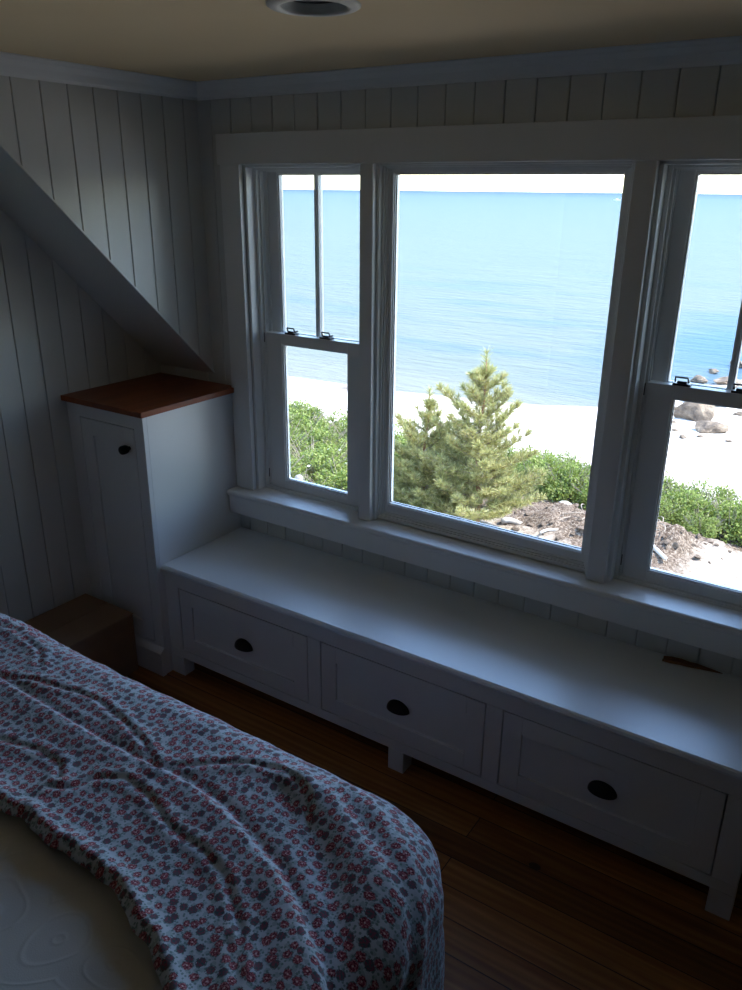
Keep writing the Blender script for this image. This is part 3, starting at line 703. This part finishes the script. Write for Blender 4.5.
# ---------------------------------------------------------------- plants
def leaf_cloud(P, Nrm, size, rg, aspect=.62):
    """one folded leaf (two triangles pairs) at each point"""
    n = len(P); d = rg.normal(size=(n, 3)); d += Nrm*.4; d /= np.linalg.norm(d, axis=1, keepdims=True)
    nr = Nrm+rg.normal(size=(n, 3))*.55; s = np.cross(d, nr); s /= np.linalg.norm(s, axis=1, keepdims=True)+1e-9
    sz = (size*rg.uniform(.65, 1.25, n))[:, None]
    up = np.cross(s, d)
    a = P; b = P+d*sz*.5+s*sz*aspect*.5+up*sz*.12; c = P+d*sz; e = P+d*sz*.5-s*sz*aspect*.5+up*sz*.12
    V = np.stack([a, b, c, e], 1).reshape(-1, 3); F_ = np.arange(n*4).reshape(n, 4)
    return V, F_
def mesh_from(name, V, F_, mat):
    me = bpy.data.meshes.new(name); me.from_pydata(V.tolist() if hasattr(V, 'tolist') else V, [], F_.tolist() if hasattr(F_, 'tolist') else F_); me.materials.append(mat); return me
def bush_meshes(seed, rx, rz, nleaf, size):
    rg = np.random.default_rng(seed); cl = rg.uniform(-1, 1, (26, 3)); cl[:, 2] = np.abs(cl[:, 2])
    cl /= np.maximum(np.linalg.norm(cl, axis=1, keepdims=True), .3); cl *= rg.uniform(.55, .82, (26, 1))
    k = rg.integers(0, 26, nleaf); d = rg.normal(size=(nleaf, 3)); d /= np.linalg.norm(d, axis=1, keepdims=True)
    r = rg.uniform(.18, .36, nleaf)[:, None]*rg.uniform(.75, 1.1, (nleaf, 1)); P = cl[k]+d*r
    P[:, 2] = np.abs(P[:, 2]); Nn = P/np.linalg.norm(P, axis=1, keepdims=True)*.5+d*.6+np.array([0, 0, .5])
    P = P*np.array([rx, rx, rz])*.95
    V, F_ = leaf_cloud(P, Nn, size, rg)
    st = MB()
    for c in cl[:18]:
        e = c*np.array([rx, rx, rz])*.98; mid = e*.5+rg.normal(size=3)*.05; st.tube([(mid[0]*.1, mid[1]*.1, -.12), tuple(mid), tuple(e)], [.010, .008, .004], 5)
    # a few bare twigs sticking out
    for _ in range(46):
        a = rg.uniform(0, 2*PI); rr = rg.uniform(.4, 1.0); b = np.array([rx*rr*math.cos(a), rx*rr*math.sin(a), rz*rg.uniform(.5, .98)]); st.tube([tuple(b*.6), tuple(b*1.05)], [.005, .003], 4)
    return mesh_from('foliage', V, F_, M['leaf']), st
BV = []
for sd in range(4):
    lm, st = bush_meshes(100+sd, .72, .80, 5200, .058)
    so = st.build('stems', M['twig']); sm = so.data; bpy.data.objects.remove(so); BV.append((lm, sm))
fl_m = MB()
for k in range(5):
    a = 2*PI*k/5; fl_m.v += [(0, 0, 0), (.020*math.cos(a-.5), .020*math.sin(a-.5), .006), (.032*math.cos(a), .032*math.sin(a), .010), (.020*math.cos(a+.5), .020*math.sin(a+.5), .006)]; fl_m.f.append((4*k, 4*k+1, 4*k+2, 4*k+3))
fo = fl_m.build('rose_flower', M['petal']); FLM = fo.data; bpy.data.objects.remove(fo)
def bush(x, y, sc, hz, label, group, v, flowers=0):
    z = float(gz(np.array([x]), np.array([y]))[0])
    e = empty('rose_bush', (x, y, z-.02), label, 'bush', group); e.rotation_euler = (0, 0, random.uniform(0, 6.28)); e.scale = (sc, sc, hz)
    for nm, me in (('foliage', BV[v][0]), ('stems', BV[v][1])):
        c = bpy.data.objects.new(nm, me); C.objects.link(c); c.parent = e
    for k in range(flowers):
        a = random.uniform(0, 6.28); f = bpy.data.objects.new('flower', FLM); C.objects.link(f); f.parent = e
        f.location = (.66*math.cos(a), .66*math.sin(a), random.uniform(.45, .72)); f.rotation_euler = (random.uniform(.3, 1.1), 0, random.uniform(0, 6.28)); f['label'] = 'small white blossom'
g1 = 'beach rose bushes below the window beside the cabinet'
k = 0
for x, y, sc, hz in [(-5.0, 6.6, 1.0, 1.0), (-6.1, 7.2, 1.1, 1.1), (-4.9, 7.8, 1.05, 1.1), (-7.3, 7.6, 1.1, 1.1), (-6.0, 8.4, 1.1, 1.15), (-7.3, 8.9, 1.15, 1.2), (-8.6, 8.6, 1.2, 1.2), (-4.7, 9.0, 1.0, 1.0), (-6.0, 9.8, 1.1, 1.15),
                     (-7.3, 10.2, 1.15, 1.2), (-8.7, 10.0, 1.2, 1.2), (-9.9, 9.8, 1.2, 1.2), (-10.2, 11.2, 1.2, 1.2), (-8.7, 11.4, 1.2, 1.2), (-7.3, 11.5, 1.1, 1.15), (-9.6, 12.4, 1.2, 1.15), (-8.2, 12.5, 1.1, 1.1), (-4.0, 6.2, .9, .8)]:
    bush(x, y, sc, hz*.82, 'dense green beach rose bush on the dune side nearer the cabinet', g1, k % 4, 2 if k % 2 == 0 else 1); k += 1
g2 = 'beach rose bushes behind the pines'
for x, y, sc, hz in [(-6.3, 11.2, 1.1, 1.1), (-5.4, 10.6, 1.0, 1.0), (-5.2, 11.8, 1.0, 1.0), (-4.3, 11.2, 1.0, 1.05), (-3.6, 11.8, 1.0, 1.0), (-4.6, 10.0, .9, .8)]:
    bush(x, y, sc, hz, 'green beach rose bush seen behind the two pines', g2, k % 4); k += 1
g3 = 'beach rose bushes between the pine and the narrow casing'
for x, y, sc, hz in [(-3.0, 11.3, .95, 1.05), (-2.35, 11.2, .9, .95), (-2.9, 12.2, .95, .95), (-1.85, 11.9, .9, .9), (-1.7, 11.1, .75, .7)]:
    bush(x, y, sc, hz, 'green beach rose bush beyond the pine above the dug soil', g3, k % 4); k += 1
g4 = 'beach rose hedge above the bare sand patch'
for x, y, sc, hz in [(-1.0, 11.2, .85, .85), (-.95, 12.3, .9, .9), (-.25, 11.3, .85, .85), (-.1, 12.3, .9, .9), (.5, 11.2, .9, .9), (.7, 12.2, .9, .9), (1.3, 11.2, .9, .9), (1.5, 12.2, .9, .9), (2.2, 11.3, .9, .9), (2.9, 12.0, 1, 1), (-.6, 10.7, .55, .6), (.15, 10.6, .5, .5)]:
    bush(x, y, sc, hz, 'low green beach rose bush of the hedge above bare sand', g4, k % 4); k += 1

def needles(tufts, rg, nl=.115, per=34, wd=.0085):
    T = np.array([t[0] for t in tufts]); Dd = np.array([t[1] for t in tufts]); Dd /= np.linalg.norm(Dd, axis=1, keepdims=True)
    Sz = np.array([t[2] for t in tufts])
    n = len(T); T = np.repeat(T, per, 0); Dd = np.repeat(Dd, per, 0); Sz = np.repeat(Sz, per)[:, None]
    u = rg.uniform(-.8, 1, (n*per, 1)); r = rg.normal(size=(n*per, 3)); r -= Dd*np.sum(r*Dd, 1, keepdims=True); r /= np.linalg.norm(r, axis=1, keepdims=True)+1e-9
    ang = rg.uniform(.35, 1.15, (n*per, 1)); dr = Dd*np.cos(ang)+r*np.sin(ang); P0 = T+Dd*u*.05*Sz
    L_ = nl*Sz*rg.uniform(.7, 1.15, (n*per, 1)); s = np.cross(dr, rg.normal(size=(n*per, 3))); s /= np.linalg.norm(s, axis=1, keepdims=True)+1e-9
    V = np.stack([P0-s*wd*.5, P0+s*wd*.5, P0+dr*L_*.7+s*wd*.45, P0+dr*L_], 1).reshape(-1, 3)
    return V, np.arange(n*per*4).reshape(-1, 4)
def pine(x, y, h, wide, label, seed, bark, lean=(0, 0), top_bare=.62):
    rg = np.random.default_rng(seed); z = float(gz(np.array([x]), np.array([y]))[0])-.03
    e = empty('young_pine', (x, y, z), label, 'tree')
    tr = MB(); tp = [(lean[0]*t*t+.02*math.sin(t*9), lean[1]*t*t+.02*math.cos(t*7), h*t) for t in np.linspace(0, 1, 10)]
    tr.tube(tp, [max(.006, .055*(1-t)**.9) for t in np.linspace(0, 1, 10)], 8)
    br = MB(); tufts = []
    def at(t): i = min(8, int(t*9)); f = t*9-i; return Vector(tp[i]).lerp(Vector(tp[i+1]), f)
    t = .08; az = 0
    while t < .97:
        nb = 7 if t < .55 else 5
        for b in range(nb):
            az += 2.399+rg.uniform(-.3, .3); ln = wide*(.12+.88*(1-t)**.95)*rg.uniform(.72, 1.12)
            if t > top_bare: ln = wide*.50*max(0, .93-t)/(.93-top_bare)*rg.uniform(.35, 1.5)+.05
            el = rg.uniform(-.05, .25)+t*.7; p0 = at(t); dirh = Vector((math.cos(az), math.sin(az), math.tan(el))).normalized(); pts = []
            for s in np.linspace(0, 1, 6): pts.append(p0+dirh*ln*s+Vector((0, 0, .16*ln*(s**2))))
            br.tube([tuple(p) for p in pts], [max(.004, .016*(1-s)*(1.2-t)) for s in np.linspace(0, 1, 6)], 5)
            ns = max(2, int(ln/.13))
            for q in range(ns+1):
                s = .25+.75*q/ns; i = min(4, int(s*5)); p = pts[i].lerp(pts[i+1], s*5-i); dd = (pts[i+1]-pts[i]).normalized()
                tufts.append((tuple(p), tuple(dd+Vector((0, 0, .5))), rg.uniform(.8, 1.1)))
                if ln > .25:
                    for sd in (-1, 1):
                        if rg.random() < .9:
                            sdv = dd.cross(Vector((0, 0, 1)))*sd; l2 = ln*.42*(1.1-s)*rg.uniform(.6, 1.3)+.05; dn = (dd*.8+sdv+Vector((0, 0, rg.uniform(.1, .7)))).normalized()
                            e2 = p+dn*l2; br.tube([tuple(p), tuple(e2)], [.005, .003], 4)
                            for w_ in np.arange(.35, 1.01, max(.25, .13/l2)): tufts.append((tuple(p.lerp(e2, float(w_))), tuple(dn+Vector((0, 0, .5))), rg.uniform(.7, 1.1)))
        t += (.075 if t < .6 else .085)*rg.uniform(.85, 1.15)
    for s in np.linspace(.78, 1.02, 7):
        p = at(min(s, .999)); tufts.append((tuple(p+Vector((0, 0, max(0, s-1)*h))), (0, 0, 1), 1.15))
    V, F_ = needles(tufts, rg)
    c = bpy.data.objects.new('needles', mesh_from('needles', V, F_, M['needle'])); C.objects.link(c); c.parent = e
    tr.build('trunk', bark, e, 0, True); br.build('branches', M['twig'], e)
    print('tufts', len(tufts)); return e
pine(-2.62, 8.0, 2.64, 1.12, 'tall young pine with a bare leader behind the picture window', 5, M['bark'], (0, .0), .60)
pine(-3.62, 8.1, 2.12, 1.05, 'shorter bushy pine with reddish trunk beside the taller pine', 8, M['bark'], (.05, 0), .55)

# ---------------------------------------------------------------- stones, clods, wood, post, boat
def rock_mesh(name, seed, mat, sub=4, flat=.6, amp=.30):
    bm = bmesh.new(); bmesh.ops.create_icosphere(bm, subdivisions=sub, radius=1); r = random.Random(seed)
    cuts = []
    for _ in range(17):
        d = Vector((r.gauss(0, 1), r.gauss(0, 1), r.gauss(0, .8))).normalized(); cuts.append((d, r.uniform(.42, .85)))
    P = np.array([v.co[:] for v in bm.verts]); n1 = sum(np.sin(P@np.array([r.uniform(-4, 4) for _ in range(3)])+r.uniform(0, 6)) for _ in range(7))/7; n2 = sum(np.sin(P@np.array([r.uniform(-13, 13) for _ in range(3)])+r.uniform(0, 6)) for _ in range(7))/7
    for v, a, b in zip(bm.verts, n1, n2):
        co = v.co.copy()
        for d, k in cuts:
            q = co.dot(d)
            if q > k: co -= d*(q-k)*.92
        co *= 1+amp*a+amp*.35*b; co.z *= flat; v.co = co
    me = bpy.data.meshes.new(name); bm.to_mesh(me); bm.free(); me.materials.append(mat); return me
def place(name, me, x, y, dz, sc, rot, label, cat, group=None):
    ob = bpy.data.objects.new(name, me); C.objects.link(ob); z = float(gz(np.array([x]), np.array([y]))[0])
    ob.location = (x, y, z+dz); ob.scale = tuple(q*(.62 if cat == 'rock' else 1) for q in sc); ob.rotation_euler = (0, 0, rot); return tag(ob, label, cat, group)
RK = [rock_mesh('rock', s, M['rock']) for s in (11, 12, 13, 14, 15)]
place('beach_rock', RK[0], -3.95, 30.8, .35, (1.9, 1.2, 1.7), .3, 'largest brown beach rock, dark face towards the house', 'rock')
place('beach_rock', RK[1], -4.1, 34.2, .25, (2.3, 1.3, 1.2), -.4, 'broad pale brown ledge rock above the largest rock', 'rock')
place('beach_rock', RK[2], -3.0, 29.0, .1, (1.4, .9, .8), .9, 'low pale rock lying just nearer than the largest rock', 'rock')
place('beach_rock', RK[3], -5.1, 32.2, .05, (1.1, .5, .4), .2, 'narrow flat slab rock beside the largest rock', 'rock')
place('beach_rock', RK[4], -5.6, 35.2, .12, (1.1, .9, .9), 1.2, 'dark pointed rock at the outer end of the ledge', 'rock')
g5 = 'small stones scattered around the beach rocks'
for i, (x, y, s) in enumerate([(-4.6, 29.6, .28), (-3.7, 27.4, .32), (-3.2, 27.9, .2), (-5.9, 35.6, .35), (-5.1, 36.2, .4), (-2.6, 32.6, .5), (-1.6, 30.2, .45), (-1.9, 33.4, .5), (-3.4, 36.4, .6), (-2.3, 35.4, .5), (-4.2, 28.3, .22), (-1.2, 28.6, .3), (-2.2, 27.8, .2)]):
    place('beach_stone', RK[i % 5], x, y, .02, (s, s*.7, s*.45), i*1.3, 'small brown stone lying on the sand by the big rocks', 'stone', g5)
g6 = 'rocks standing in the shallow water'
for i, (x, y, s) in enumerate([(-5.7, 39.2, .9), (-4.4, 39.6, 1.5), (-5.0, 37.6, .8), (-3.7, 37.3, 1.0), (-3.0, 41.6, 1.7), (-6.3, 37.6, .55), (-5.6, 42.0, .8), (-3.6, 45.0, 1.7), (-2.2, 38.3, 1.3), (-4.9, 44.4, 1.1)]):
    ob = place('shore_rock', RK[(i+2) % 5], x, y, .0, (s, s*.8, s*.75), i*.9, 'brown rock standing at the water edge beyond the sand', 'rock', g6); ob.location.z = max(ob.location.z, -7.0)+.1
CL = [rock_mesh('soil_clod', s, M['clod'], 3, .75, .4) for s in (21, 22, 23)]
g7 = 'soil clods on the dug mound'
rr = random.Random(5)
for i in range(110):
    x = rr.gauss(-.9, 1.0); y = rr.gauss(9.2, .75); s = rr.uniform(.03, .085)
    if not (7.9 < y < 10.9): continue
    place('soil_clod', CL[i % 3], x, y, s*.2, (s, s*rr.uniform(.6, 1), s*.8), rr.uniform(0, 6), 'brown clod of soil lying on the dug sandy mound', 'clod', g7)
# roots and twigs in the dug soil
g8 = 'loose roots on the dug mound'
for i in range(26):
    x = rr.gauss(-.8, 1.0); y = rr.gauss(9.4, .7)
    z = float(gz(np.array([x]), np.array([y]))[0]); a = rr.uniform(0, 6.28); ln = rr.uniform(.15, .5)
    pts = [(ln*(t_-.5)*math.cos(a+t_*.6), ln*(t_-.5)*math.sin(a+t_*.6), .04+.05*math.sin(t_*3.1)+.02*rr.random()) for t_ in (0, .25, .5, .75, 1)]
    tag(MB().tube(pts, [.004, .008, .009, .007, .003], 5).build('root', M['twig'], loc=(x, y, z)), 'thin dry root sticking out of the dug soil', 'root', g8)
def log(x, y, ln, r, rot, label):
    z = float(gz(np.array([x]), np.array([y]))[0]); n = 8
    pts = [(ln*(t_-.5), .03*math.sin(t_*5), r*.7+.015*math.sin(t_*7)) for t_ in np.linspace(0, 1, n)]
    ob = MB().tube(pts, [r*(.75+.3*math.sin(1+t_*2.4)) for t_ in np.linspace(0, 1, n)], 10).build('driftwood', M['driftwood'], loc=(x, y, z), smooth=True); ob.rotation_euler = (0, 0, rot)
    tag(ob, label, 'driftwood')
log(-2.28, 8.75, .45, .05, .3, 'bleached driftwood piece under the tall pine')
log(-1.55, 8.6, .6, .02, 1.0, 'thin pale stick lying in front of the dug mound')
log(-2.0, 10.4, .30, .085, .2, 'short weathered log stub below the bushes')
log(-.1, 8.6, .8, .03, 2.2, 'long bent branch lying over the sandy mound')
gx, gy = -3.50, 4.85
pz = float(gz(np.array([gx]), np.array([gy]))[0])
ob = lathe([(.058, 0), (.060, .5), (.058, 1.61), (.054, 1.66), (.036, 1.682), (.01, 1.688)], 14, 'z').build('fence_post', M['post'], loc=(gx, gy, pz-.02), smooth=True)
tag(ob, 'round grey weathered post top among the bushes', 'post')
bt = empty('motor_boat', (-300, 960, -7), 'tiny white boat far out near the horizon', 'boat')
m = MB(); 
for x, w_, z_ in ((-4, .9, .9), (-3, 1.3, .9), (1, 1.3, 1.0), (3, .8, 1.2), (4.4, .05, 1.5)):
    m.v += [(x, -w_, z_), (x, w_, z_), (x*.92, w_*.6, -.4), (x*.92, -w_*.6, -.4)]
for k in range(4):
    for j in range(4): j2 = (j+1) % 4; m.f.append((4*k+j, 4*k+j2, 4*k+4+j2, 4*k+4+j))
m.f += [(3, 2, 1, 0), (16, 17, 18, 19)]
m.build('hull', M['boat'], bt, .02); MB().box(-1.2, 1.0, -.7, .7, .95, 2.0).box(-1.4, 1.2, -.8, .8, 2.0, 2.1).build('cabin', M['boat'], bt, .02)

# ---------------------------------------------------------------- light
w = bpy.data.worlds.new('World'); bpy.context.scene.world = w; w.use_nodes = True; nt = w.node_tree
sky = nt.nodes.new('ShaderNodeTexSky'); sky.sky_type = 'NISHITA'; sky.sun_disc = False
sky.sun_elevation = math.radians(58); sky.sun_rotation = math.radians(64); sky.altitude = 0; sky.air_density = 1.0; sky.dust_density = .35; sky.ozone_density = 2.2
bg = nt.nodes['Background']; L(nt, sky.outputs[0], bg.inputs[0]); bg.inputs[1].default_value = .40
sd = bpy.data.lights.new('sun', 'SUN'); sd.energy = 4.3; sd.angle = math.radians(.55); sd.color = (1, .96, .88)
so = bpy.data.objects.new('sun', sd); C.objects.link(so)
el, azv = math.radians(58), Vector((.90, .43)).normalized()
dv = Vector((azv.x*math.cos(el), azv.y*math.cos(el), math.sin(el))); so.rotation_euler = dv.to_track_quat('Z', 'Y').to_euler()

# ---------------------------------------------------------------- camera
yaw, pitch, roll, f = .5825, -.3658, .0105, 797.15
F_ = Vector((-math.sin(yaw)*math.cos(pitch), math.cos(yaw)*math.cos(pitch), math.sin(pitch))); R_ = Vector((math.cos(yaw), math.sin(yaw), 0)); U_ = R_.cross(F_)
r_ = R_*math.cos(roll)+U_*math.sin(roll); u_ = -R_*math.sin(roll)+U_*math.cos(roll)
cam = bpy.data.cameras.new('camera'); co = bpy.data.objects.new('camera', cam); C.objects.link(co)
mt = Matrix((r_, u_, -F_)).transposed().to_4x4(); mt.translation = Vector((2.2081, -2.2297, 1.7628)); co.matrix_world = mt
cam.sensor_fit = 'VERTICAL'; cam.sensor_height = 24; cam.sensor_width = 18; cam.lens = f*24/990; cam.clip_start = .02; cam.clip_end = 30000
sc = bpy.context.scene; sc.camera = co
sc.view_settings.view_transform = 'Standard'; sc.view_settings.look = 'None'; sc.view_settings.gamma = 1; sc.view_settings.use_curve_mapping = False
sc.view_settings.exposure = 1.52
cy = sc.cycles; cy.max_bounces = 10; cy.diffuse_bounces = 6; cy.glossy_bounces = 4; cy.transparent_max_bounces = 16; cy.transmission_bounces = 6
cy.sample_clamp_indirect = 6; cy.caustics_reflective = False; cy.caustics_refractive = False
try:
    cy.use_denoising = True; cy.denoiser = 'OPENIMAGEDENOISE'
except Exception: pass
